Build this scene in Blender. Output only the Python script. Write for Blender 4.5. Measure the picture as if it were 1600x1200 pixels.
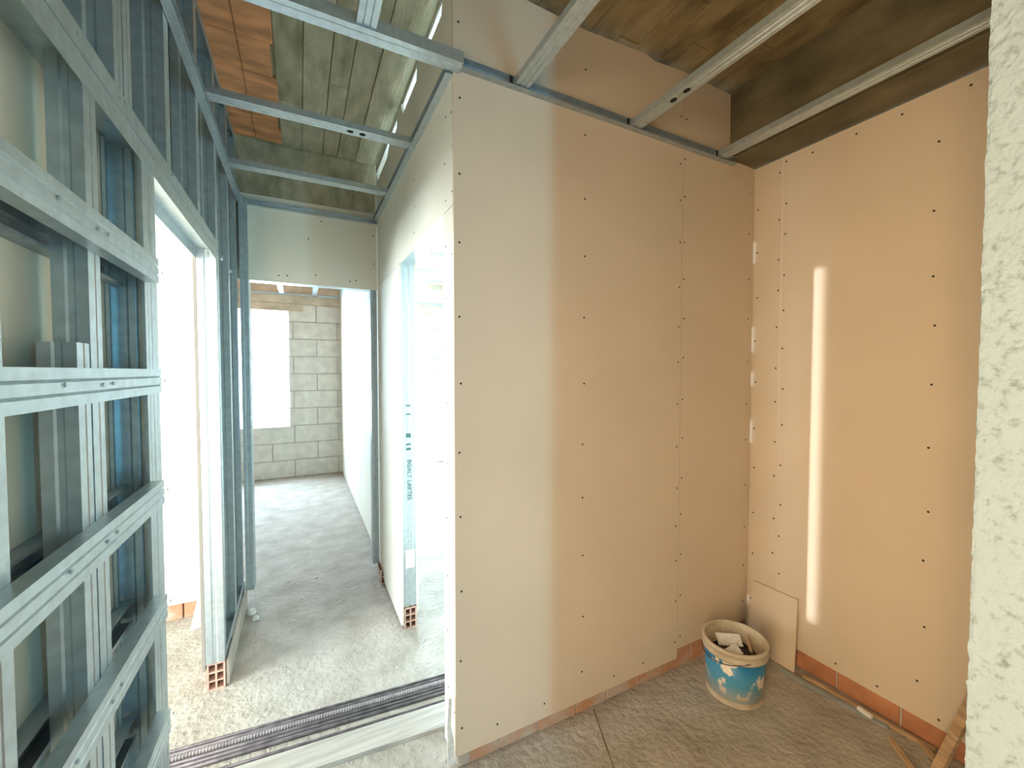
import bpy, bmesh, math, random
from mathutils import Vector, Matrix
random.seed(7)
for o in list(bpy.data.objects): bpy.data.objects.remove(o, do_unlink=True)
SC = bpy.context.scene
COL = SC.collection
R = math.radians

# ------------------------------------------------------------------ camera
H = 1.525
cd = bpy.data.cameras.new('camera'); cam = bpy.data.objects.new('camera', cd); COL.objects.link(cam)
cd.sensor_fit = 'HORIZONTAL'; cd.sensor_width = 36.0; cd.lens = 36.0 * 646 / 1600
cd.clip_start = 0.02; cd.clip_end = 200
cam.location = (0, 0, H); cam.rotation_euler = (R(90 - 1.8), 0, R(-27.06))
SC.camera = cam

# ------------------------------------------------------------------ world, lights, exposure
w = bpy.data.worlds.new('sky'); SC.world = w; w.use_nodes = True
bg = w.node_tree.nodes['Background']
bg.inputs[0].default_value = (0.86, 0.94, 1.0, 1); bg.inputs[1].default_value = 3.2

def area(name, loc, aim, sx, sy, watt, col, spread=180):
    l = bpy.data.lights.new(name, 'AREA'); l.shape = 'RECTANGLE'; l.size = sx; l.size_y = sy
    l.energy = watt; l.color = col; l.spread = R(spread)
    o = bpy.data.objects.new(name, l); COL.objects.link(o); o.location = loc
    d = Vector(aim) - Vector(loc); o.rotation_euler = d.to_track_quat('-Z', 'Y').to_euler()
    return o
DAY = (0.56, 0.79, 1.0)
area('daylight_far_window', (-0.65, 6.98, 1.55), (-0.65, 0, 1.3), 1.1, 1.7, 140, DAY)
area('daylight_side_room_window', (1.35, 6.98, 1.3), (1.35, 0, 1.2), 1.1, 2.4, 340, DAY)
area('daylight_left_room_window', (-3.35, 1.2, 1.6), (0, 1.6, 1.3), 1.5, 1.7, 140, (0.86, 0.96, 1.0))
area('daylight_door_ajar', (1.567, -2.62, 1.35), (0.65, 1.46, 1.2), 0.12, 2.1, 20, (0.14, 0.68, 1.0))
area('daylight_hall_opening', (-0.80, -0.10, 1.45), (2.2, 0.9, 1.35), 0.6, 2.0, 32, (1.0, 0.71, 0.41))
area('slit_window_left_room', (-3.30, 2.125, 1.46), (2.26, 1.135, 1.42), 0.022, 2.3, 0.2, (0.9, 0.97, 1.0), 1.0)
SC.view_settings.view_transform = 'Standard'; SC.view_settings.look = 'None'
SC.view_settings.gamma = 1.0; SC.view_settings.use_curve_mapping = False
SC.view_settings.exposure = 0.95
if hasattr(SC, 'cycles'): SC.cycles.use_light_tree = False     # pick all six lights evenly, so the thin beam stays clean

# ------------------------------------------------------------------ materials
def mat(name, col, rough=0.8, metal=0.0, var=0.12, scale=6.0, bump=0.0, bscale=40.0, col2=None, detail=6.0, spec=0.3, stretch=None, thresh=None):
    m = bpy.data.materials.new(name); m.use_nodes = True
    nt = m.node_tree; b = nt.nodes['Principled BSDF']
    b.inputs['Roughness'].default_value = rough; b.inputs['Metallic'].default_value = metal
    b.inputs['Specular IOR Level'].default_value = spec
    tc = nt.nodes.new('ShaderNodeTexCoord'); src = tc.outputs['Object']
    if stretch:
        mp = nt.nodes.new('ShaderNodeMapping'); mp.inputs['Scale'].default_value = stretch
        nt.links.new(src, mp.inputs[0]); src = mp.outputs[0]
    n = nt.nodes.new('ShaderNodeTexNoise'); n.inputs['Scale'].default_value = scale; n.inputs['Detail'].default_value = detail
    nt.links.new(src, n.inputs['Vector'])
    r = nt.nodes.new('ShaderNodeValToRGB')
    c2 = col2 or tuple(max(0, c * (1 - var * 1.6)) for c in col)
    lo, hi = thresh or (0.32, 0.68)
    r.color_ramp.elements[0].position = lo; r.color_ramp.elements[1].position = hi
    r.color_ramp.elements[0].color = (*c2, 1)
    r.color_ramp.elements[1].color = (*(col if col2 else tuple(min(1, c * (1 + var)) for c in col)), 1)
    nt.links.new(n.outputs[0], r.inputs[0]); nt.links.new(r.outputs[0], b.inputs['Base Color'])
    if bump:
        n2 = nt.nodes.new('ShaderNodeTexNoise'); n2.inputs['Scale'].default_value = bscale; n2.inputs['Detail'].default_value = 8
        nt.links.new(src, n2.inputs['Vector'])
        bp = nt.nodes.new('ShaderNodeBump'); bp.inputs['Strength'].default_value = bump; bp.inputs['Distance'].default_value = 0.01
        nt.links.new(n2.outputs[0], bp.inputs['Height']); nt.links.new(bp.outputs[0], b.inputs['Normal'])
    return m
M = {}
M['board'] = mat('plasterboard_paper', (0.70, 0.58, 0.44), 0.75, var=0.025, scale=2.2)
M['board_pale'] = mat('plasterboard_pale', (0.80, 0.77, 0.65), 0.75, var=0.03, scale=2.5)
M['board_back'] = mat('plasterboard_reverse', (0.80, 0.76, 0.62), 0.8, var=0.04, scale=3)
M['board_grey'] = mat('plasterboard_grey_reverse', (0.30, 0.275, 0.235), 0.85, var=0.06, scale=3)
M['gypsum'] = mat('gypsum_core', (0.82, 0.82, 0.78), 0.9, var=0.08, scale=60, bump=0.4, bscale=120)
M['metal'] = mat('galvanised_steel', (0.54, 0.62, 0.65), 0.36, metal=0.7, var=0.07, scale=40, detail=3, spec=0.5)
M['metal_dull'] = mat('galvanised_steel_dull', (0.42, 0.48, 0.51), 0.5, metal=0.6, var=0.08, scale=30, detail=3, spec=0.5)
M['dark'] = mat('painted_gap_shade', (0.02, 0.018, 0.015), 0.9)  # black standing in for the shade inside holes and track ends
M['screw'] = mat('phosphate_screw', (0.05, 0.045, 0.04), 0.6, metal=0.3)
M['clay'] = mat('terracotta', (0.52, 0.23, 0.12), 0.85, var=0.18, scale=9, bump=0.3, bscale=60)
M['clay_pale'] = mat('dusty_terracotta', (0.58, 0.38, 0.30), 0.9, var=0.15, scale=14, bump=0.3, bscale=60)
M['clay_mortar'] = mat('terracotta_with_mortar', (0.50, 0.27, 0.16), 0.9, col2=(0.50, 0.42, 0.34), scale=7, bump=0.4, bscale=50, thresh=(0.40, 0.58))
M['mortar'] = mat('mortar_render', (0.52, 0.47, 0.41), 0.95, var=0.15, scale=8, bump=0.5, bscale=50)
M['clay_roof'] = mat('terracotta_ceiling_block', (0.72, 0.35, 0.17), 0.85, var=0.22, scale=5, stretch=(1, 3, 1), bump=0.15, bscale=40)
M['conc'] = mat('board_marked_concrete', (0.52, 0.49, 0.35), 0.9, col2=(0.26, 0.245, 0.155), scale=7, stretch=(2.2, 0.7, 1), bump=0.45, bscale=30, thresh=(0.30, 0.72))
M['conc2'] = mat('board_marked_concrete_pale', (0.58, 0.55, 0.41), 0.9, col2=(0.34, 0.325, 0.225), scale=8, stretch=(2.2, 0.7, 1), bump=0.45, bscale=30, thresh=(0.30, 0.72))
M['conc_brown'] = mat('stained_concrete', (0.36, 0.27, 0.14), 0.9, col2=(0.13, 0.095, 0.045), scale=4.5, stretch=(2.0, 0.8, 1), bump=0.4, bscale=30, thresh=(0.36, 0.66))
M['beam'] = mat('beam_concrete', (0.19, 0.16, 0.095), 0.9, col2=(0.095, 0.078, 0.042), scale=5, stretch=(1, 0.8, 1.6), bump=0.3, bscale=30)
M['floor'] = mat('rough_screed', (0.48, 0.445, 0.39), 0.92, col2=(0.355, 0.32, 0.27), scale=6, bump=1.0, bscale=34, thresh=(0.3, 0.65))
M['floor'].node_tree.nodes['Bump'].inputs['Distance'].default_value = 0.014
M['aac'] = mat('aerated_block', (0.62, 0.60, 0.54), 0.95, var=0.08, scale=9, bump=0.4, bscale=50)
M['joint'] = mat('block_mortar', (0.42, 0.40, 0.36), 0.95, var=0.1, scale=12)
M['lintel'] = mat('concrete_lintel', (0.55, 0.47, 0.36), 0.95, var=0.15, scale=5, bump=0.4, bscale=20)
M['wood'] = mat('raw_lath', (0.55, 0.37, 0.22), 0.8, var=0.2, scale=10, stretch=(1, 1, 6))
M['plankw'] = mat('dusty_plank', (0.44, 0.41, 0.36), 0.85, var=0.14, scale=6, stretch=(0.6, 8, 1))
M['rebar'] = mat('rebar_steel', (0.17, 0.145, 0.15), 0.55, metal=0.5, var=0.25, scale=25)
M['plastic'] = mat('bucket_plastic', (0.58, 0.50, 0.37), 0.45, col2=(0.34, 0.25, 0.16), scale=9, thresh=(0.25, 0.55))
M['debris'] = mat('dark_debris', (0.06, 0.05, 0.035), 0.95, var=0.5, scale=25, bump=0.8, bscale=40)
M['ink'] = mat('printed_ink', (0.10, 0.20, 0.20), 0.7)
M['sticker'] = mat('white_sticker', (0.85, 0.85, 0.82), 0.6, var=0.03)
M['hose'] = mat('ribbed_conduit', (0.30, 0.27, 0.27), 0.6, var=0.15, scale=20)

def plaster():   # pitted rough-cast render of the pillar
    m = bpy.data.materials.new('roughcast_render'); m.use_nodes = True; nt = m.node_tree; b = nt.nodes['Principled BSDF']
    b.inputs['Roughness'].default_value = 0.95
    tc = nt.nodes.new('ShaderNodeTexCoord')
    n = nt.nodes.new('ShaderNodeTexNoise'); n.inputs['Scale'].default_value = 58; n.inputs['Detail'].default_value = 10; n.inputs['Roughness'].default_value = 0.62
    nt.links.new(tc.outputs['Object'], n.inputs['Vector'])
    r = nt.nodes.new('ShaderNodeValToRGB')
    r.color_ramp.elements[0].position = 0.30; r.color_ramp.elements[0].color = (0.27, 0.33, 0.35, 1)
    r.color_ramp.elements[1].position = 0.46; r.color_ramp.elements[1].color = (0.47, 0.58, 0.64, 1)
    nt.links.new(n.outputs[0], r.inputs[0]); nt.links.new(r.outputs[0], b.inputs['Base Color'])
    bp = nt.nodes.new('ShaderNodeBump'); bp.inputs['Strength'].default_value = 0.7; bp.inputs['Distance'].default_value = 0.012
    nt.links.new(n.outputs[0], bp.inputs['Height']); nt.links.new(bp.outputs[0], b.inputs['Normal'])
    return m
M['plaster'] = plaster()

def bucket_label():   # blue paper wrap, torn in patches, printed fade to white at the foot
    m = bpy.data.materials.new('torn_blue_label'); m.use_nodes = True; nt = m.node_tree; b = nt.nodes['Principled BSDF']
    b.inputs['Roughness'].default_value = 0.4
    tc = nt.nodes.new('ShaderNodeTexCoord')
    sx = nt.nodes.new('ShaderNodeSeparateXYZ'); nt.links.new(tc.outputs['Object'], sx.inputs[0])
    r = nt.nodes.new('ShaderNodeValToRGB'); mr = nt.nodes.new('ShaderNodeMapRange')
    mr.inputs[1].default_value = 0.03; mr.inputs[2].default_value = 0.20
    nt.links.new(sx.outputs[2], mr.inputs[0]); nt.links.new(mr.outputs[0], r.inputs[0])
    e = r.color_ramp.elements; e[0].position = 0.0; e[0].color = (0.55, 0.60, 0.56, 1); e[1].position = 1.0; e[1].color = (0.015, 0.20, 0.42, 1)
    x = e.new(0.40); x.color = (0.10, 0.34, 0.50, 1)
    n = nt.nodes.new('ShaderNodeTexNoise'); n.inputs['Scale'].default_value = 13; n.inputs['Detail'].default_value = 4
    nt.links.new(tc.outputs['Object'], n.inputs['Vector'])
    t = nt.nodes.new('ShaderNodeValToRGB'); t.color_ramp.elements[0].position = 0.545; t.color_ramp.elements[1].position = 0.575
    nt.links.new(n.outputs[0], t.inputs[0])
    mx = nt.nodes.new('ShaderNodeMix'); mx.data_type = 'RGBA'
    nt.links.new(t.outputs[0], mx.inputs[0]); nt.links.new(r.outputs[0], mx.inputs[6]); mx.inputs[7].default_value = (0.80, 0.70, 0.56, 1)
    nt.links.new(mx.outputs[2], b.inputs['Base Color'])
    return m
M['label'] = bucket_label()

# ------------------------------------------------------------------ helpers
def link(name, me, m, parent=None):
    o = bpy.data.objects.new(name, me); COL.objects.link(o)
    if m is not None:
        me.materials.clear(); me.materials.append(M[m] if isinstance(m, str) else m)
    if parent: o.parent = parent; o.matrix_parent_inverse = Matrix.Translation(-parent.location)
    return o
def tag(o, label, cat=None, group=None, kind=None):
    o['label'] = label
    if cat: o['category'] = cat
    if group: o['group'] = group
    if kind: o['kind'] = kind
    return o
def empty(name, loc, label, cat, group=None, kind=None):
    o = bpy.data.objects.new(name, None); o.location = loc; o.empty_display_size = 0.1; COL.objects.link(o)
    return tag(o, label, cat, group, kind)
BX = [(0,0,0),(1,0,0),(1,1,0),(0,1,0),(0,0,1),(1,0,1),(1,1,1),(0,1,1)]
BF = [(0,3,2,1),(4,5,6,7),(0,1,5,4),(1,2,6,5),(2,3,7,6),(3,0,4,7)]
def boxdata(vs, fs, x0, x1, y0, y1, z0, z1):
    b = len(vs)
    vs += [(x0 + (x1-x0)*a, y0 + (y1-y0)*c, z0 + (z1-z0)*d) for a, c, d in BX]
    fs += [tuple(b + i for i in f) for f in BF]
def mesh(name, vs, fs):
    me = bpy.data.meshes.new(name); me.from_pydata(vs, [], fs); me.update(); return me
def boxes(name, lst, m, parent=None, bevel=0):
    vs, fs = [], []
    for b in lst: boxdata(vs, fs, *b)
    me = mesh(name, vs, fs)
    if bevel:
        bm = bmesh.new(); bm.from_mesh(me)
        bmesh.ops.bevel(bm, geom=bm.edges[:], offset=bevel, segments=1, affect='EDGES'); bm.to_mesh(me); bm.free()
    return link(name, me, m, parent)
def box(name, x0, x1, y0, y1, z0, z1, m, parent=None, bevel=0):
    return boxes(name, [(x0, x1, y0, y1, z0, z1)], m, parent, bevel)
def prism(name, poly, O, U, V, W, length, m, parent=None):
    """polygon (u,v) in the plane O+uU+vV pushed along W."""
    O, U, V, W = map(Vector, (O, U, V, W)); n = len(poly)
    a = [O + U*p[0] + V*p[1] for p in poly]; b = [p + W*length for p in a]
    fs = [tuple(range(n-1, -1, -1)), tuple(range(n, 2*n))] + [(i, (i+1) % n, n + (i+1) % n, n + i) for i in range(n)]
    me = mesh(name, [tuple(p) for p in a + b], fs)
    bm = bmesh.new(); bm.from_mesh(me); bmesh.ops.recalc_face_normals(bm, faces=bm.faces[:]); bm.to_mesh(me); bm.free()
    return link(name, me, m, parent)
def stroke(path, t):
    """thin closed polygon on one side of an open path."""
    P = [Vector(p) for p in path]; out = []
    for i, p in enumerate(P):
        ds = []
        if i > 0: ds.append((p - P[i-1]).normalized())
        if i < len(P)-1: ds.append((P[i+1] - p).normalized())
        ns = [Vector((-d.y, d.x)) for d in ds]
        n = sum(ns, Vector((0, 0))); n = n / max(n.dot(ns[0]), 1e-4) if len(ns) > 1 else ns[0]
        out.append(tuple(p + n*t))
    return [tuple(p) for p in P] + out[::-1]
CD = stroke([(-.022,.026),(-.03,.027),(-.03,0),(-.013,0),(-.0105,.0035),(-.008,0),(.008,0),(.0105,.0035),(.013,0),(.03,0),(.03,.027),(.022,.026)], .0016)
UD = stroke([(.028,0),(0,0),(0,.030),(.028,.030)], .0014)
def CW(d=.075, f=.048):
    return stroke([(f,.007),(f,0),(f*.62,0),(f*.56,.002),(f*.5,0),(0,0),(0,d*.35),(.003,d*.42),(.003,d*.58),(0,d*.65),(0,d),(f*.5,d),(f*.56,d-.002),(f*.62,d),(f,d),(f,d-.007)], -.0016)
def UW(d=.077, f=.042):
    return stroke([(f,0),(0,0),(0,d),(f,d)], -.0014)
def cd_y(name, x, z, y0, y1, parent, m='metal'):      # face down, running along Y
    return prism(name, CD, (x, y0, z), (1,0,0), (0,0,1), (0,1,0), y1-y0, m, parent)
def cd_x(name, y, z, x0, x1, parent, m='metal'):      # face down, running along X
    return prism(name, CD, (x0, y, z), (0,1,0), (0,0,1), (1,0,0), x1-x0, m, parent)
def stud_y(name, x, y, z0, z1, parent, sgn=1, d=.075, f=.048, m='metal', dirx=-1):
    """upright stud of a wall running along Y: front flange at x, web at y, flanges towards sgn*Y."""
    return prism(name, CW(d, f), (x, y, z0), (0, sgn, 0), (dirx, 0, 0), (0,0,1), z1-z0, m, parent)
def stud_x(name, x, y, z0, z1, parent, sgn=1, d=.075, f=.048, m='metal'):
    return prism(name, CW(d, f), (x, y, z0), (sgn, 0, 0), (0, 1, 0), (0,0,1), z1-z0, m, parent)
def discs(name, pts, nrm, r, m, parent):
    """small screw heads joined in one part."""
    vs, fs = [], []; N = Vector(nrm); A = N.orthogonal().normalized(); B = N.cross(A)
    for p in pts:
        p = Vector(p); b = len(vs); k = 8
        for h, rr in ((0.0, r), (0.0012, r*0.8)):
            for i in range(k):
                a = 2*math.pi*i/k; vs.append(tuple(p + N*h + (A*math.cos(a) + B*math.sin(a))*rr))
        fs.append(tuple(range(b+k, b+2*k)))
        for i in range(k): fs.append((b+i, b+(i+1) % k, b+k+(i+1) % k, b+k+i))
    o = link(name, mesh(name, vs, fs), m, parent); o['kind'] = 'stuff'; return o
def jit(a): return random.uniform(-a, a)
def tube(name, pts, r, m, parent=None, k=8, ribs=None):
    """straight bar from pts[0] to pts[1]; ribs = (pitch, extra radius)."""
    a, b = Vector(pts[0]), Vector(pts[1]); d = (b-a); L = d.length; d.normalize()
    A = d.orthogonal().normalized(); B = d.cross(A)
    st = [(0, r), (L, r)]
    if ribs:
        st = []; s = 0
        while s < L:
            st += [(s, r), (s + ribs[0]*.35, r), (s + ribs[0]*.5, r+ribs[1]), (s + ribs[0]*.8, r+ribs[1])]; s += ribs[0]
        st.append((L, r))
    vs, fs = [], []
    for s, rr in st:
        for i in range(k):
            t = 2*math.pi*i/k; vs.append(tuple(a + d*s + (A*math.cos(t) + B*math.sin(t))*rr))
    for j in range(len(st)-1):
        for i in range(k): fs.append((j*k+i, j*k+(i+1) % k, (j+1)*k+(i+1) % k, (j+1)*k+i))
    fs.append(tuple(range(k-1, -1, -1))); fs.append(tuple(range((len(st)-1)*k, len(st)*k)))
    me = mesh(name, vs, fs)
    for p in me.polygons: p.use_smooth = not ribs
    return link(name, me, m, parent)

# ------------------------------------------------------------------ floor
SLAB = 3.0
vs, fs = [], []
nx, ny = 60, 96
X0, X1, Y0, Y1 = -3.5, 4.2, -2.7, 6.8
for j in range(ny+1):
    for i in range(nx+1):
        x = X0 + (X1-X0)*i/nx; y = Y0 + (Y1-Y0)*j/ny
        vs.append((x, y, 0.0))
for j in range(ny):
    for i in range(nx):
        a = j*(nx+1)+i; fs.append((a, a+1, a+nx+2, a+nx+1))
floor = link('floor', mesh('floor', vs, fs), 'floor')
tag(floor, 'rough dusty concrete screed floor of the unfinished flat', 'floor', kind='structure')
prism('floor_joint', [(0,0),(.006,0),(.004,.34),(.007,.6),(-.001,.6),(-.003,.3)], (1.15, 1.45, .0005), (1,0,0), (-.4,-1,0), (0,0,1), .0012, 'conc_brown', floor)
# trowel lumps of spilled mortar
def lump(x, y, r, h):
    k = 9; vs = []; fs = []
    rr = [r*random.uniform(.7, 1.2) for _ in range(k)]
    for lv, (s, z) in enumerate(((1, 0), (.8, h*.55), (.45, h*.9))):
        for i in range(k):
            a = 2*math.pi*i/k; vs.append((x + rr[i]*s*math.cos(a), y + rr[i]*s*math.sin(a), z))
    for lv in range(2):
        for i in range(k): fs.append((lv*k+i, lv*k+(i+1) % k, (lv+1)*k+(i+1) % k, (lv+1)*k+i))
    fs.append(tuple(range(2*k, 3*k)))
    return vs, fs
allv, allf = [], []
for _ in range(260):
    x = random.uniform(-.34, .50); y = random.uniform(1.5, 6.3)
    if y < 2.45: x = random.uniform(-.9, .8)
    r = random.uniform(.003, .010)
    v, f = lump(x, y, r, r*.5); b = len(allv); allv += v; allf += [tuple(b+i for i in q) for q in f]
crumbs = link('mortar_crumbs', mesh('mortar_crumbs', allv, allf), 'mortar', floor); crumbs['kind'] = 'stuff'

# ------------------------------------------------------------------ ceiling slab with board-marked strips, clay blocks, beams
ceil = empty('ceiling', (0.5, 1.0, SLAB), 'board-marked concrete slab with terracotta block strips overhead', 'ceiling', kind='structure')
box('slab', X0, X1, Y0, Y1, SLAB+.02, SLAB+.2, 'conc', ceil)
x = -.09
while x < .47:                      # corridor: plank-wide strips of concrete
    wd = random.uniform(.085, .125)
    y = -.3
    while y < 3.12:
        L = min(random.choice([.7, 1.1, 1.6]) + jit(.2), 3.14-y)
        dz = jit(.004)
        box('formwork_strip', x+.0015, x+wd-.0015, y+.001, y+L-.001, SLAB+dz, SLAB+.02, random.choice(['conc', 'conc2', 'conc2']), ceil, .002)
        y += L
    x += wd
y = .2
while y < 3.1:                      # corridor: terracotta strip on the left
    L = .25
    box('clay_block', -.43, -.235, y+.002, min(y+L, 3.12)-.002, SLAB+jit(.002), SLAB+.02, 'clay_roof', ceil, .003)
    box('clay_block', -.233, -.095+jit(.012), y+.002, min(y+L, 3.12)-.002, SLAB+jit(.002), SLAB+.02, 'clay_roof', ceil, .003)
    y += L
box('gap_bright_sheet', .525, 4.0, 1.57, 6.6, SLAB-.002, SLAB+.02, 'sticker', ceil)  # white sheet added so the gaps above the corridor wall show bright
x = .49
while x < 2.04:                     # alcove strips
    wd = min(random.uniform(.10, .15), 2.06-x)
    y = -1.0
    while y < 1.47:
        L = min(random.uniform(.6, 1.3), 1.56-y)
        box('formwork_strip', x+.001, x+wd-.001, y+.001, y+L-.001, SLAB+jit(.003), SLAB+.02, 'conc_brown', ceil, .002)
        y += L
    x += wd
tag(box('ceiling_beam_1', 2.05, 2.55, -2.6, 1.55, 2.645, SLAB+.02, 'beam', None, .004), 'dark concrete beam above the right wall of the alcove', 'beam', kind='structure')
tag(box('ceiling_beam_2', -3.3, .505, 3.155, 3.42, 2.662, SLAB+.02, 'conc', None, .004), 'olive concrete beam above the corridor end wall', 'beam', kind='structure')
for i in range(13):                 # far room: clay blocks between ribs
    x = -2.0 + i*.2
    for j in range(6):
        box('clay_block', x+.002, x+.198, 3.45+j*.53, 3.45+j*.53+.525, SLAB-.001+jit(.002), SLAB+.02, 'clay_roof', ceil, .003)

# ------------------------------------------------------------------ generic wall pieces
def bricks_run(parent, axis, a0, a1, c0, c1, z0, z1, m='clay_mortar', L=.19):
    """base course of clay bricks with recessed joints."""
    a = a0
    while a < a1 - .01:
        b = min(a + L*random.uniform(.92, 1.04), a1)
        j = jit(.002)
        if axis == 'x': box('brick', a+.004, b-.004, c0+j, c1, z0, z1+jit(.002), m, parent, .003)
        else: box('brick', c0, c1+j, a+.004, b-.004, z0, z1+jit(.002), m, parent, .003)
        a = b
def hollow_brick(parent, x0, x1, y0, y1, z0, z1, cols=2, rows=3, m='clay_pale'):
    """clay brick whose -Y end shows its cells."""
    t = .007; L = []
    for i in range(cols+1):
        xx = x0 + (x1-x0-t)*i/cols; L.append((xx, xx+t, y0, y1, z0, z1))
    for j in range(rows+1):
        zz = z0 + (z1-z0-t)*j/rows; L.append((x0, x1, y0+.0006, y1-.0006, zz, zz+t))
    L.append((x0+.002, x1-.002, y0+.09, y0+.095, z0+.002, z1-.002))
    o = boxes('brick', L, m, parent); o['label'] = 'hollow terracotta brick end with open cells'; return o

# ------------------------------------------------------------------ wall facing the camera (alcove back wall)
WY = 1.46
wf = empty('wall_front', (.5, WY, 0), 'plasterboard alcove wall facing the camera, two tall sheets with screw rows', 'wall', kind='structure')
def poly_board(name, pts, O, U, V, W, t, m, parent): return prism(name, pts, O, U, V, W, t, m, parent)
poly_board('plasterboard_sheet', [(.506,.052),(1.692,.056),(1.692,2.99),(1.5,2.975),(1.44,2.99),(1.1,2.97),(.8,2.98),(.506,2.985)], (0,WY,0), (1,0,0), (0,0,1), (0,1,0), .0125, 'board', wf)
poly_board('plasterboard_sheet', [(1.6965,.103),(2.2562,.108),(2.2562,2.64),(2.048,2.66),(2.044,2.985),(1.6965,2.99)], (0,WY+.0015,0), (1,0,0), (0,0,1), (0,1,0), .0125, 'board', wf)
bricks_run(wf, 'x', .515, 2.262, WY+.006, WY+.085, 0, .13, 'clay_mortar')
box('mortar_bed', .52, 2.262, WY+.012, WY+.08, 0, .125, 'mortar', wf)
for xx in (.515, 1.08, 1.67, 2.15): stud_x('stud', xx, WY+.016, .13, 2.98, wf, 1, .07, .045)
box('plasterboard_sheet', .59, 2.225, WY+.0885, WY+.101, .12, 2.97, 'board_pale', wf)
# patches of filler that close the corner joint, leaving open slits
for z0, z1 in ((.02, .20), (.25, 1.12), (1.25, 1.44), (1.52, 1.63), (1.77, 2.12), (2.24, 2.64)):
    box('corner_filler', 2.2555, 2.2595, WY+.004, WY+.03, z0, z1, 'board', wf)
sp = []
for z in [.17 + .262*i for i in range(11)]:
    for xx in (.528, 1.096): sp.append((xx+jit(.004), WY, z+jit(.02)))
for z in [.15 + .20*i for i in range(14)]:
    sp.append((1.676+jit(.004), WY, z+jit(.02))); sp.append((1.712+jit(.004), WY+.0015, z+.03+jit(.02)))
for z in [.2 + .23*i for i in range(11)]: sp.append((2.222+jit(.004), WY+.0015, z+jit(.02)))
for xx in (.68, .90, 1.28, 1.46): sp.append((xx, WY, .11+jit(.01)))
discs('screw_heads', sp, (0,-1,0), .0046, 'screw', wf)
# torn paper and crumbled gypsum at the outer corner
poly_board('torn_board_edge', [(0,0),(.028,.01),(.024,.10),(.012,.16),(.016,.26),(.004,.27),(-.002,.16)], (.476, WY+.004, .02), (1,0,0), (0,0,1), (0,1,0), .006, 'gypsum', wf)
box('corner_mortar', .515, .57, WY+.002, WY+.05, 0, .05, 'mortar', wf, .008)

# ------------------------------------------------------------------ right wall of the alcove
RX = 2.26
wr = empty('wall_right', (RX, .8, 0), 'plasterboard right wall of the alcove above a clay brick course', 'wall', kind='structure')
box('plasterboard_sheet', RX+.001, RX+.0135, 1.312, 1.62, .088, 2.64, 'board', wr)
box('plasterboard_sheet', RX, RX+.0125, .112, 1.308, .09, 2.64, 'board', wr)
box('plasterboard_sheet', RX, RX+.0125, -2.6, .108, .09, 2.64, 'board', wr)
bricks_run(wr, 'y', -.6, 1.46, RX+.008, RX+.085, 0, .125, 'clay', .235)
box('mortar_bed', RX+.014, RX+.08, -2.6, 1.6, 0, .115, 'mortar', wr)
sp = []
for z in [.14 + .2*i for i in range(13)]:
    sp.append((RX+.001, 1.326+jit(.004), z+jit(.03))); sp.append((RX, 1.292+jit(.004), z+.08+jit(.03)))
for z in [.25 + .24*i for i in range(10)]:
    sp.append((RX+.001, 1.44+jit(.004), z+jit(.02))); sp.append((RX, .72+jit(.012), z+jit(.03)))
for yy in (1.2, 1.02, .86, .66): sp += [(RX, yy, .125), (RX, yy-.03, 2.60)]
discs('screw_heads', sp, (-1,0,0), .0048, 'screw', wr)

# ------------------------------------------------------------------ rough-cast wall end at the right edge of the frame
wp = empty('wall_pillar', (1.6, .18, 0), 'rough-cast white rendered wall end close at the right edge', 'wall', kind='structure')
vs, fs = [], []
from mathutils import noise
px0, px1, py0, py1 = 1.15, 2.258, .05, .299
def rough(a, z, k=0.0):
    p = Vector((a, k, z))
    return .0022*noise.noise(p*12) + .0026*noise.noise(p*40) + .0030*noise.noise(p*90)
n2 = 330
ring = [('x', px0 + .008 + .02*i, py1) for i in range(4)][::-1] + [('c', px0 + .0015, py1 - .0015)] + [('y', px0, py1 - .007*(i+1)) for i in range(36)] + [('x', px0 + .004, py0)]
for j in range(n2+1):
    z = SLAB*j/n2
    for kd, a, b in ring:
        d = rough(a + b*3, z)
        if kd == 'y': vs.append((a + d, b, z))
        elif kd == 'c': vs.append((a + d*.7, b + rough(.3, z, 2)*.9, z))
        else: vs.append((a, b + d*.6, z))
    vs.append((px1, py0, z)); vs.append((px1, py1, z))
n1 = len(ring) + 2
for j in range(n2):
    for i in range(n1):
        a = j*n1 + i; b = j*n1 + (i+1) % n1; fs.append((a, a + n1, b + n1, b))
coat = link('render_coat', mesh('render_coat', vs, fs), 'plaster', wp)
bm = bmesh.new(); bm.from_mesh(coat.data); bmesh.ops.recalc_face_normals(bm, faces=bm.faces[:]); bm.to_mesh(coat.data); bm.free()

# ------------------------------------------------------------------ corridor right wall with its doorway
CX = .508; DY0, DY1, DZ = 1.60, 2.42, 2.14
wi = empty('wall_inner', (CX, 2.3, 0), 'plasterboard corridor wall with an open doorway on its right side', 'wall', kind='structure')
T = .0125
box('plasterboard_sheet', CX, CX+T, WY+T+.0005, DY0, .02, DZ-.004, 'board_pale', wi)
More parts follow.
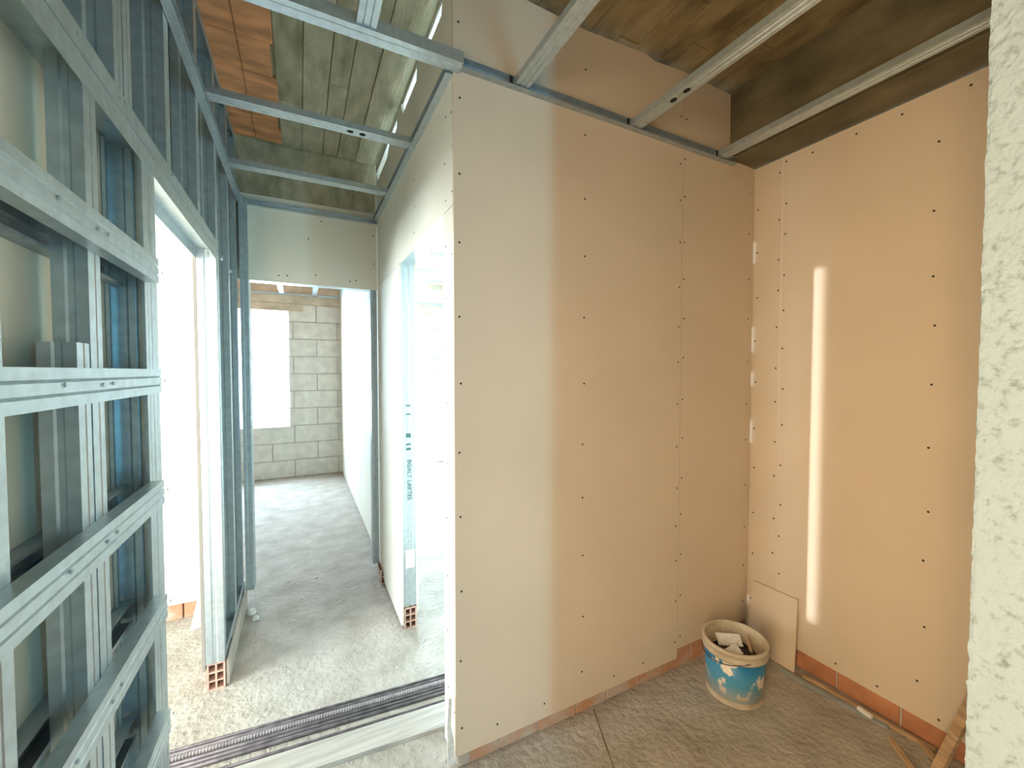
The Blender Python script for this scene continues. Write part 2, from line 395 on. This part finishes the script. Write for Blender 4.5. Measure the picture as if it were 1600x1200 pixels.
# upper sheet, its top edge cut unevenly below the slab
poly_board('plasterboard_sheet', [(WY+T+.0005,DZ),(3.148,DZ),(3.148,2.88),(2.75,2.88),(2.60,2.955),(2.55,2.90),(2.44,2.91),(2.42,2.985),(2.33,2.985),(2.28,2.905),(1.99,2.90),(1.97,2.985),(1.84,2.985),(1.82,2.915),(1.60,2.91),(1.58,2.985),(WY+T+.0005,2.985)], (CX,0,0), (0,1,0), (0,0,1), (1,0,0), T, 'board_pale', wi)
box('plasterboard_sheet', CX, CX+T, DY1, 3.148, .028, DZ-.004, 'board_pale', wi)
box('plasterboard_sheet', CX+.0885, CX+.101, 2.42, 3.3, .1, 2.6, 'board_pale', wi)
box('plasterboard_sheet', CX+.0885, CX+.101, 1.56, 2.42, 2.14, 2.6, 'board_pale', wi)
prism('track', UW(.075, .04), (CX+T+.0005, 1.57, DZ+.0), (0,0,1), (1,0,0), (0,1,0), .87, 'metal', wi)
jamb = stud_y('stud', CX+T+.0005, DY1+.005, .13, 2.62, wi, 1, .075, .045, 'metal', 1)
stud_y('stud', CX+T+.0005, DY0-.012, .06, 2.62, wi, -1, .075, .045, 'metal', 1)
for yy in (2.75, 3.08): stud_y('stud', CX+T+.0005, yy, .13, 2.9, wi, 1, .075, .045, 'metal', 1)
hollow_brick(wi, CX+.016, CX+.088, DY1-.005, DY1+.19, 0, .125)
bricks_run(wi, 'y', DY1+.2, 3.10, CX+.016, CX+.085, 0, .125, 'clay', .19)
hollow_brick(wi, CX-.018, CX+.06, 3.02, 3.15, 0, .10, 2, 2)
sp = []
for z in [.2 + .22*i for i in range(9)]: sp += [(CX, 1.478+jit(.004), z+jit(.03)), (CX, 1.555+jit(.006), z+.07+jit(.03)), (CX, 3.08+jit(.01), z+jit(.03))]
for z in (2.2, 2.34, 2.48): sp += [(CX, yy+jit(.01), z+jit(.02)) for yy in (1.48, 1.56, 2.05, 2.5, 3.07)]
discs('screw_heads', sp, (-1,0,0), .0042, 'screw', wi)
# printed lettering and stickers on the door stud
def text(name, body, size, loc, rot, m, parent):
    c = bpy.data.curves.new(name, 'FONT'); c.body = body; c.size = size; c.align_x = 'CENTER'; c.align_y = 'CENTER'; c.extrude = .0003
    t = bpy.data.objects.new(name + '_curve', c); COL.objects.link(t)
    bpy.context.view_layer.update()
    me = bpy.data.meshes.new_from_object(t.evaluated_get(bpy.context.evaluated_depsgraph_get()))
    bpy.data.objects.remove(t, do_unlink=True)
    me.transform(Matrix.Translation(Vector(loc)) @ rot.to_4x4())
    return link(name, me, m, parent)
RT = Matrix(((0, 1, 0), (0, 0, -1), (-1, 0, 0)))     # reads downwards on a face that looks towards -Y
sx = CX+T+.040
tx = text('printed_lettering', 'BGALT LARTES', .036, (sx, DY1+.0032, .885), RT, 'ink', jamb)
tx['label'] = 'dark printed lettering running down the steel door stud'
box('sticker', sx-.026, sx+.026, DY1+.0025, DY1+.0045, .36, .47, 'sticker', jamb)
for z0, z1 in ((1.318, 1.328), (1.268, 1.276), (1.135, 1.16), (1.09, 1.10), (1.06, 1.075)):
    box('printed_mark', sx-.018, sx+.010, DY1+.0028, DY1+.0042, z0, z1, 'ink', jamb)
for k in range(5): box('printed_mark', sx-.008, sx+.026, DY1+.0028, DY1+.0042, 1.80-k*.028, 1.808-k*.028, 'sticker', jamb)

# ------------------------------------------------------------------ corridor end wall with doorway to the far room
EY = 3.15
we = empty('wall_end', (.08, EY, 0), 'plasterboard end wall of the corridor above an open doorway', 'wall', kind='structure')
box('plasterboard_sheet', -.345, CX-.001, EY, EY+T, 2.112, 2.66, 'board_pale', we)
box('plasterboard_sheet', -.42, CX, EY+.09, EY+.1025, 2.13, 2.66, 'board_pale', we)
prism('track', UW(.075, .035), (-.29, EY+T+.001, 2.112), (0,0,1), (0,1,0), (1,0,0), .75, 'metal', we)
stud_x('stud', .458, EY+T+.001, .10, 2.11, we, 1, .075, .045)
stud_x('stud', .458-.002, EY-.002, .10, 2.11, we, 1, .012, .045, 'metal_dull')
stud_x('stud', -.288, EY+T+.001, .10, 2.11, we, -1, .075, .048)
stud_x('stud', -.288, EY-.04, .11, 2.62, we, -1, .045, .045)
sp = [(-.3, EY, 2.3), (-.3, EY, 2.5), (.06, EY, 2.42), (.1, EY, 2.18), (.14, EY, 2.55), (.32, EY, 2.16), (.36, EY, 2.17), (-.07, EY, 2.16), (.48, EY, 2.3), (.48, EY, 2.5), (-.12, EY, 2.155)]
discs('screw_heads', sp, (0,-1,0), .0048, 'screw', we)

# ------------------------------------------------------------------ left wall: open steel framing
LX = -.345
wl = empty('wall_left', (LX, 2.0, 0), 'open galvanised stud frame along the left of the corridor', 'wall', kind='structure')
# reverse-side sheets
box('plasterboard_sheet', LX-.0895, LX-.077, .30, 1.405, .1, 2.10, 'board_back', wl)
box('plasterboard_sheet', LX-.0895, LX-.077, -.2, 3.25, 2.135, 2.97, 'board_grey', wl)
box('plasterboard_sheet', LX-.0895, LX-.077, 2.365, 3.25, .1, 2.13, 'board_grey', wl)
# header: two tracks back to back
prism('header_track', UW(.081, .048), (LX+.0022, .2, 2.093), (0,0,-1), (-1,0,0), (0,1,0), 2.16, 'metal', wl)
prism('header_track', UW(.085, .040), (LX+.0042, .2, 2.0945), (0,0,1), (-1,0,0), (0,1,0), 2.20, 'metal', wl)
# door jambs
stud_y('stud', LX, 1.395, .10, 2.09, wl, -1, .075, .048)
stud_y('stud', LX, 1.398, .10, 2.09, wl, 1, .075, .050)
stud_y('stud', LX, 2.362, .132, 2.09, wl, 1, .075, .048)
# bay studs left of the door
stud_y('stud', LX, .78, .10, 2.09, wl, -1, .05, .05)
stud_y('stud', LX, .982, .10, 1.575, wl, 1, .05, .048)
stud_y('stud', LX, 1.036, .10, 2.09, wl, 1, .05, .052)
stud_y('stud', LX, .45, .10, 2.09, wl, -1, .05, .05)
# studs past the door
for yy in (2.74, 3.06): stud_y('stud', LX, yy, .135, 2.98, wl, 1, .075, .048)
# short studs above the header
for yy, s in ((.45, 1), (.80, 1), (1.19, 1), (1.245, 1), (1.575, 1), (1.99, 1), (2.37, 1)):
    stud_y('stud', LX, yy, 2.097, 2.98, wl, s, .075, .048)
prism('track', UW(.077, .04), (LX+.001, .2, 2.985), (0,0,-1), (-1,0,0), (0,1,0), 2.94, 'metal_dull', wl)
prism('track', UW(.077, .04), (LX+.001, 2.37, .134), (0,0,1), (-1,0,0), (0,1,0), .78, 'metal_dull', wl)
prism('track', UW(.077, .04), (LX+.001, .30, .10), (0,0,1), (-1,0,0), (0,1,0), 1.14, 'metal_dull', wl)
# horizontal furring rails on the front and on the back of the bay
for z in (1.778, 1.50, 1.215, .917, .612, .31):
    prism('furring_rail', CD, (LX+.0275, .415, z), (0,0,1), (-1,0,0), (0,1,0), .935, 'metal', wl)
    prism('furring_rail', CD, (LX-.0765, .415, z-.01), (0,0,1), (1,0,0), (0,1,0), .965, 'metal_dull', wl)
# brick base course
bricks_run(wl, 'y', .3, 1.44, LX-.07, LX, 0, .10, 'mortar')
bricks_run(wl, 'y', 2.56, 3.16, LX-.07, LX, 0, .13, 'mortar')
hollow_brick(wl, LX-.072, LX, 2.365, 2.555, 0, .13)
box('mortar_bed', LX+.001, LX+.014, 2.38, 3.16, 0, .125, 'mortar', wl, .003)
sp = [(LX+.029, yy, z+dz) for z in (1.778, 1.50, 1.215, .917, .612) for yy, dz in ((.86, .004), (.995, .0), (1.04, .002), (1.37, .0))]
sp += [(LX+.0045, yy, 2.105+dz) for yy, dz in ((.80,.0),(1.01,.012),(1.2,.01),(1.23,.018),(1.42,-.02),(1.6,.012),(1.62,.02),(2.02,.01),(2.3,.015))]
discs('screw_heads', sp, (1,0,0), .004, 'metal_dull', wl)

# ------------------------------------------------------------------ far exterior wall of aerated blocks, two window openings
FY = 6.68
wx = empty('wall_far', (0, FY, 0), 'exterior wall of grey aerated blocks with bright unglazed openings', 'wall', kind='structure')
openings = [(-1.05, -.149, .725, 2.37), (.85, 1.90, .02, 2.40)]
box('mortar_bed', X0, -1.05, FY+.008, FY+.2, 0, 2.61, 'joint', wx)
box('mortar_bed', -1.05, -.149, FY+.008, FY+.2, 0, .725, 'joint', wx)
box('mortar_bed', -.149, .85, FY+.008, FY+.2, 0, 2.61, 'joint', wx)
box('mortar_bed', 1.90, X1, FY+.008, FY+.2, 0, 2.61, 'joint', wx)
for k in range(10):
    z0, z1 = k*.2475, (k+1)*.2475
    x = -1.9 + (.309+1.5 if k % 2 == 0 else .03+1.5) % .58
    while x < 3.2:
        segs = [(x, x+.58)]
        for (a, b, c, d) in openings:
            if z1-.02 > c and z0+.02 < d:
                ns = []
                for (p, q) in segs:
                    if q <= a or p >= b: ns.append((p, q))
                    else:
                        if p < a: ns.append((p, a))
                        if q > b: ns.append((b, q))
                segs = ns
        for (p, q) in segs:
            if q-p > .03: box('block', p+.006, q-.006, FY+jit(.003), FY+.19, z0+.006, z1-.006, 'aac', wx, .006)
        x += .58
box('lintel', X0, X1, FY-.005, FY+.21, 2.475, SLAB+.02, 'lintel', wx, .01)
box('lintel', -1.3, .05, FY-.004, FY+.2, 2.37, 2.475, 'lintel', wx, .005)
box('lintel', .7, 2.1, FY-.004, FY+.2, 2.40, 2.475, 'lintel', wx, .005)

# ------------------------------------------------------------------ partition between far room and side room
wq = empty('wall_partition', (.545, 5, 0), 'bright plasterboard partition running along the far room', 'wall', kind='structure')
for a, b in ((3.26, 4.44), (4.443, 5.64), (5.643, 6.675)):
    box('plasterboard_sheet', .535, .5475, a, b, .03, 2.62, 'board_pale', wq)
    box('plasterboard_sheet', .620, .6325, a, b, .03, 2.62, 'board_pale', wq)
box('mortar_bed', .549, .618, 3.26, 6.675, 0, .12, 'mortar', wq)
box('plasterboard_sheet', .535, .6325, 3.26, 6.675, 2.66, 2.99, 'board_pale', wq)

# ------------------------------------------------------------------ left room shell
wm = empty('wall_room', (-1.8, 3.14, 0), 'plasterboard wall of the side room seen through the left doorway', 'wall', kind='structure')
for a, b in ((-3.3, -2.1), (-2.097, -.9), (-.897, -.437)):
    box('plasterboard_sheet', a, b, 3.14, 3.1525, .10, 2.98, 'board_pale', wm)
bricks_run(wm, 'x', -1.6, -.437, 3.148, 3.22, 0, .13, 'clay_mortar')
wo = empty('wall_outer', (-3.4, 1, 0), 'exterior left wall with a wide window opening beyond the studs', 'wall', kind='structure')
for b in ((-3.62, -3.42, -2.7, .35, 0, SLAB), (-3.62, -3.42, 2.06, 2.09, 0, SLAB), (-3.62, -3.42, 2.16, 6.8, 0, SLAB), (-3.62, -3.42, .35, 2.06, 0, .7), (-3.62, -3.42, .35, 2.06, 2.5, SLAB)):
    box('masonry', *b, 'aac', wo)
# ------------------------------------------------------------------ behind the camera: hall with opening and door ajar
wb = empty('wall_back', (1, -2.6, 0), 'back wall of the hall behind the viewer', 'wall', kind='structure')
box('masonry', -.45, 1.497, -2.72, -2.6, 0, SLAB, 'mortar', wb)
box('masonry', 1.637, 2.5, -2.72, -2.6, 0, SLAB, 'mortar', wb)
box('masonry', 1.497, 1.637, -2.72, -2.6, 2.45, SLAB, 'mortar', wb)
ws = empty('wall_hall', (-.4, -2, 0), 'hall wall with an opening behind the viewer', 'wall', kind='structure')
box('plasterboard_sheet', -.45, -.35, -2.6, -.42, 0, 2.98, 'board', ws)
box('plasterboard_sheet', -.45, -.35, -.42, .195, 2.5, 2.98, 'board', ws)
box('masonry', .42, .88, -1.56, -1.45, 0, SLAB, 'mortar', ws)  # unseen nib added to keep the door light off the left stud bay

# ------------------------------------------------------------------ side room shell (right)
wz = empty('wall_side', (2.9, 4, 0), 'pale far wall of the bright side room', 'wall', kind='structure')
box('masonry', 4.0, 4.1, 1.5, 6.7, 0, SLAB, 'board_pale', wz)
box('masonry', 2.275, 4.1, 1.62, 1.72, 0, SLAB, 'board_pale', wz)

# ------------------------------------------------------------------ suspended ceiling framing
CZ = 2.605
g1 = empty('furring_grid', (.08, 2.3, CZ), 'galvanised ceiling grid hung over the corridor, edge tracks and cross channels', 'ceiling frame')
prism('edge_track', UD, (LX+.0035, .2, CZ-.02), (1,0,0), (0,0,1), (0,1,0), 2.94, 'metal', g1)
prism('edge_track', UD, (CX-.0005, WY+.004, CZ-.005), (-1,0,0), (0,0,1), (0,1,0), 1.68, 'metal', g1)
prism('edge_track', UD, (LX+.035, EY-.001, CZ-.022), (0,-1,0), (0,0,1), (1,0,0), .82, 'metal', g1)
for yy, zz in ((2.02, CZ-.002), (2.62, CZ-.006)):
    cc = cd_x('cross_channel', yy, zz, LX+.008, CX-.006, g1)
    if yy == 2.02: holed = cc
for xx in (.214, .266):
    prism('punched_hole_shade', [(.014*math.cos(a*.5236), .011*math.sin(a*.5236)) for a in range(12)], (xx, 2.02, CZ-.0035), (1,0,0), (0,1,0), (0,0,1), .0012, 'dark', holed)  # dark disc painting the shade of a hole, channel not pierced
g2 = empty('furring_grid', (1.3, 1.2, CZ+.015), 'galvanised ceiling grid hung over the alcove, long furring channels', 'ceiling frame')
# main bar across the corridor mouth, running on as the track of the alcove wall
prism('edge_track', UD, (.505, WY-.0005, 2.618), (0,-1,0), (0,0,1), (1,0,0), 1.56, 'metal_dull', g2)
MB = stroke([(0,.040),(0,0),(.022,0),(.0245,.003),(.027,0),(.060,0),(.060,.040)], .0016)
prism('main_bar', MB, (LX+.033, 1.402, 2.606), (0,1,0), (0,0,1), (1,0,0), .838, 'metal', g2)
for xx in (.775, 1.36, 1.945):
    cc = cd_y('furring_channel', xx, 2.622, -1.3 if xx < 1 else .325, WY-.004, g2)
    if xx == 1.36: holed = cc
cd_y('furring_channel', .200, 2.612, -.6, 1.401, g2)
for yy in (1.16, 1.225):
    prism('punched_hole_shade', [(.011*math.cos(a*.5236), .016*math.sin(a*.5236)) for a in range(12)], (1.36, yy, 2.6205), (1,0,0), (0,1,0), (0,0,1), .0012, 'dark', holed)  # hole shade as flat dark discs on the unpierced channel
for xx in (.728, 1.312, 1.905):
    box('track_end_shade', xx-.007, xx+.007, WY-.0285, WY-.027, 2.6205, 2.6465, 'dark', g2)  # black sheet painting the shade inside the track beside each channel
g3 = empty('furring_grid', (-.3, 5, 2.6), 'pale ceiling channels over the far room beyond the end doorway', 'ceiling frame')
for xx in (-1.4, -.82, -.22, .19): cd_y('furring_channel', xx, 2.60, 3.5, FY-.03, g3, 'metal')
prism('edge_track', UD, (-2.2, FY-.006, 2.595), (0,-1,0), (0,0,1), (1,0,0), 2.73, 'metal', g3)
prism('edge_track', UD, (.5345, 3.5, 2.595), (-1,0,0), (0,0,1), (0,1,0), 3.14, 'metal', g3)
g4 = empty('furring_grid', (1.8, 5, 2.6), 'ceiling channels over the bright side room behind the right doorway', 'ceiling frame')
for yy in (2.6, 3.2, 3.8, 4.47, 5.0, 5.55, 6.1): cd_x('furring_channel', yy, 2.60, .64, 3.9, g4, 'metal')
prism('edge_track', UD, (.64, FY-.006, 2.595), (0,-1,0), (0,0,1), (1,0,0), 3.2, 'metal', g4)

# ------------------------------------------------------------------ things on the floor
# rebar bundle
SL = -.084
bars = [(2.004, SL, .0065, 'topmost thin dark steel bar of the bundle, farthest from the viewer'),
        (1.981, SL, .0080, 'dark steel bar, second from the far edge of the floor bundle'),
        (1.933, SL, .0078, 'dark steel bar just in front of the ribbed conduit'),
        (1.912, SL, .0075, 'dark steel bar in the middle of the front half of the bundle'),
        (1.891, SL, .0078, 'dark steel bar at the front edge of the bundled bars'),
        (1.842, SL, .0070, 'single steel bar lying apart between the bundle and the plank')]
for y0, sl, r, lab in bars:
    o = tube('rebar', [(-.80, y0 - sl*-.80*-1, r+.0005), (.80, y0 + sl*.80, r+.0005)], r, 'rebar', None, 8)
    tag(o, lab, 'steel bar', 'steel bars across the corridor floor')
o = tube('conduit', [(-.80, 1.957 - SL*.80, .0112), (.80, 1.957 + SL*.80, .0112)], .0088, 'hose', None, 10, (.011, .0018))
tag(o, 'grey ribbed conduit lying among the steel bars', 'conduit')
# plank
pl = prism('plank', [(-.34, 1.846), (.572, 1.777), (.535, 1.652), (-.30, 1.728)], (0,0,.001), (1,0,0), (0,1,0), (0,0,1), .018, 'plankw')
tag(pl, 'pale dusty plank lying on the floor in front of the steel bars', 'plank')

# bucket
def lathe(name, prof, m, parent, k=48, cx=0, cy=0):
    vs, fs = [], []
    for r, z in prof:
        for i in range(k):
            a = 2*math.pi*i/k; vs.append((cx + r*math.cos(a), cy + r*math.sin(a), z))
    for j in range(len(prof)-1):
        for i in range(k): fs.append((j*k+i, j*k+(i+1) % k, (j+1)*k+(i+1) % k, (j+1)*k+i))
    me = mesh(name, vs, fs)
    for p in me.polygons: p.use_smooth = True
    return link(name, me, m, parent)
bx, by = 1.82, 1.235
bk = empty('bucket', (bx, by, 0), 'round plastic bucket with torn blue label in the alcove corner', 'bucket')
def local(o): o.matrix_parent_inverse = Matrix.Identity(4); return o
body = local(lathe('body', [(0, .012), (.112, .012), (.116, 0), (.118, .002), (.1185, .02), (.130, .235), (.126, .235), (.112, .016), (0, .016)], 'plastic', bk))
local(lathe('label_wrap', [(.1198, .028), (.1203, .028), (.1306, .215), (.1300, .215)], 'label', body))
local(lathe('rim', [(.128, .212), (.139, .212), (.141, .219), (.1365, .228), (.1365, .240), (.139, .243), (.143, .250), (.143, .258), (.138, .263), (.131, .263), (.128, .258), (.127, .215)], 'plastic', bk))
local(lathe('foot_ring', [(.118, .0), (.1215, .002), (.1215, .012), (.1185, .014)], 'plastic', body))
vs = [(0, 0, .180)]; fs = []; k = 24
for rr in (.05, .09, .119):
    for i in range(k):
        a = 2*math.pi*i/k; vs.append((rr*math.cos(a), rr*math.sin(a), .174+jit(.014)))
for i in range(k): fs.append((0, 1+i, 1+(i+1) % k))
for lv in range(2):
    for i in range(k): fs.append((1+lv*k+i, 1+(lv+1)*k+i, 1+(lv+1)*k+(i+1) % k, 1+lv*k+(i+1) % k))
# wire handle hanging down on the left of the rim
hp = []
for i in range(25):
    a = math.pi*i/24; hp.append((-.146*math.cos(a), -.150*math.sin(a)*.93, .232 - .045*math.sin(a)))
rot = Matrix.Rotation(R(-120), 3, 'Z'); hp = [rot @ Vector(p) for p in hp]
hv, hf = [], []
for i, p in enumerate(hp):
    d = (hp[min(i+1, 24)] - hp[max(i-1, 0)]).normalized(); A = d.orthogonal().normalized(); B = d.cross(A)
    for q in range(6): hv.append(tuple(p + (A*math.cos(q*1.0472) + B*math.sin(q*1.0472))*.0022))
for i in range(24):
    for q in range(6): hf.append((i*6+q, i*6+(q+1) % 6, i*6+6+(q+1) % 6, i*6+6+q))
local(link('handle', mesh('handle', hv, hf), 'rebar', bk))
rub = local(link('rubble_fill', mesh('rubble_fill', vs, fs), 'debris', bk)); rub['kind'] = 'stuff'
def offcut(name, c, size, rot, m, label, cat='offcut', group=None, bev=.0015):
    a, b, d = size
    o = box(name, -a/2, a/2, -b/2, b/2, -d/2, d/2, m, None, bev)
    o.location = c; o.rotation_euler = tuple(R(q) for q in rot)
    return tag(o, label, cat, group)
offcut('board_offcut', (bx+.012, by+.036, .222), (.115, .055, .012), (38, 4, -28), 'gypsum', 'flat white board offcut lying uppermost in the bucket', 'offcut', 'scraps in the bucket')
offcut('board_offcut', (bx-.042, by-.022, .214), (.075, .05, .012), (24, -14, -10), 'gypsum', 'white broken board offcut nearest the bucket front rim', 'offcut', 'scraps in the bucket')
offcut('wood_scrap', (bx+.058, by-.035, .222), (.010, .10, .012), (16, 6, -42), 'wood', 'thin brown wooden scrap against the right inside of the bucket', 'scrap', 'scraps in the bucket')
offcut('wood_scrap', (bx+.012, by-.062, .214), (.025, .06, .014), (10, 8, 35), 'debris', 'short dark scrap between the white offcuts and the wooden scrap', 'scrap', 'scraps in the bucket')

# board leaning in the corner
sh = prism('leaning_board', [(0, 0), (.255, 0), (.250, .345), (.02, .352)], (2.192, 1.168, .003), (0,1,0), (.155, 0, 1), (1,0,-.155), .010, 'board')
tag(sh, 'small plasterboard offcut leaning in the corner behind the bucket', 'board')
# thin strips along the right wall
def bar(name, p, q, wdt, hgt, m, label, cat, group=None):
    p, q = Vector(p), Vector(q); d = q-p; L = d.length; d.normalize(); s = Vector((-d.y, d.x, 0)).normalized(); n = d.cross(s) * -1
    n = s.cross(d)*-1
    o = prism(name, [(-wdt/2, 0), (wdt/2, 0), (wdt/2, hgt), (-wdt/2, hgt)], tuple(p), tuple(s), (0,0,1) if abs(d.z) < .05 else tuple(-n if n.z < 0 else n), tuple(d), L, m)
    return tag(o, label, cat, group)
bar('metal_strip', (2.150, 1.215, .001), (2.212, .80, .001), .026, .010, 'metal_dull', 'dull steel strip lying along the foot of the right wall', 'strip')
bar('wood_strip', (2.205, 1.13, .001), (2.24, .66, .001), .016, .014, 'wood', 'thin dark lath lying tight against the brick course', 'strip')
offcut('board_offcut', (2.195, .875, .020), (.018, .055, .014), (0, 0, -8), 'gypsum', 'tiny pale scrap on the strips by the right wall', 'offcut')
bar('wood_lath', (2.144, .765, .001), (1.99, .60, .001), .016, .016, 'wood', 'short wooden lath lying flat, farthest from the rough-cast wall end', 'lath', 'laths by the right wall')
bar('wood_lath', (2.232, .705, .001), (2.10, .54, .001), .018, .018, 'wood', 'wooden lath on the floor nearest the brick course at lower right', 'lath', 'laths by the right wall')
bar('wood_lath', (2.10, .615, .004), (2.235, .545, .34), .034, .014, 'wood', 'wider wooden lath propped up against the right wall', 'lath', 'laths by the right wall')
# left room: strip of board leaning against its wall
lb = prism('leaning_board', [(0, 0), (.07, 0), (.07, .42), (0, .42)], (-.60, 2.97, .002), (.95,.3,0), (.18,.30,.94), (0,1,-.3), .012, 'gypsum')
tag(lb, 'narrow white board strip leaning inside the left doorway', 'board')
# rubble scraps by the foot of the left wall
for i, (x, y, s, lab) in enumerate(((-.30, 3.02, .03, 'pale mortar lump at the far foot of the left studs'), (-.27, 2.94, .022, 'small white crumb beside the mortar lump near the end doorway'))):
    v, f = lump(0, 0, s, s*1.1); o = link('mortar_lump', mesh('mortar_lump', v, f), 'gypsum'); o.location = (x, y, 0); tag(o, lab, 'rubble')
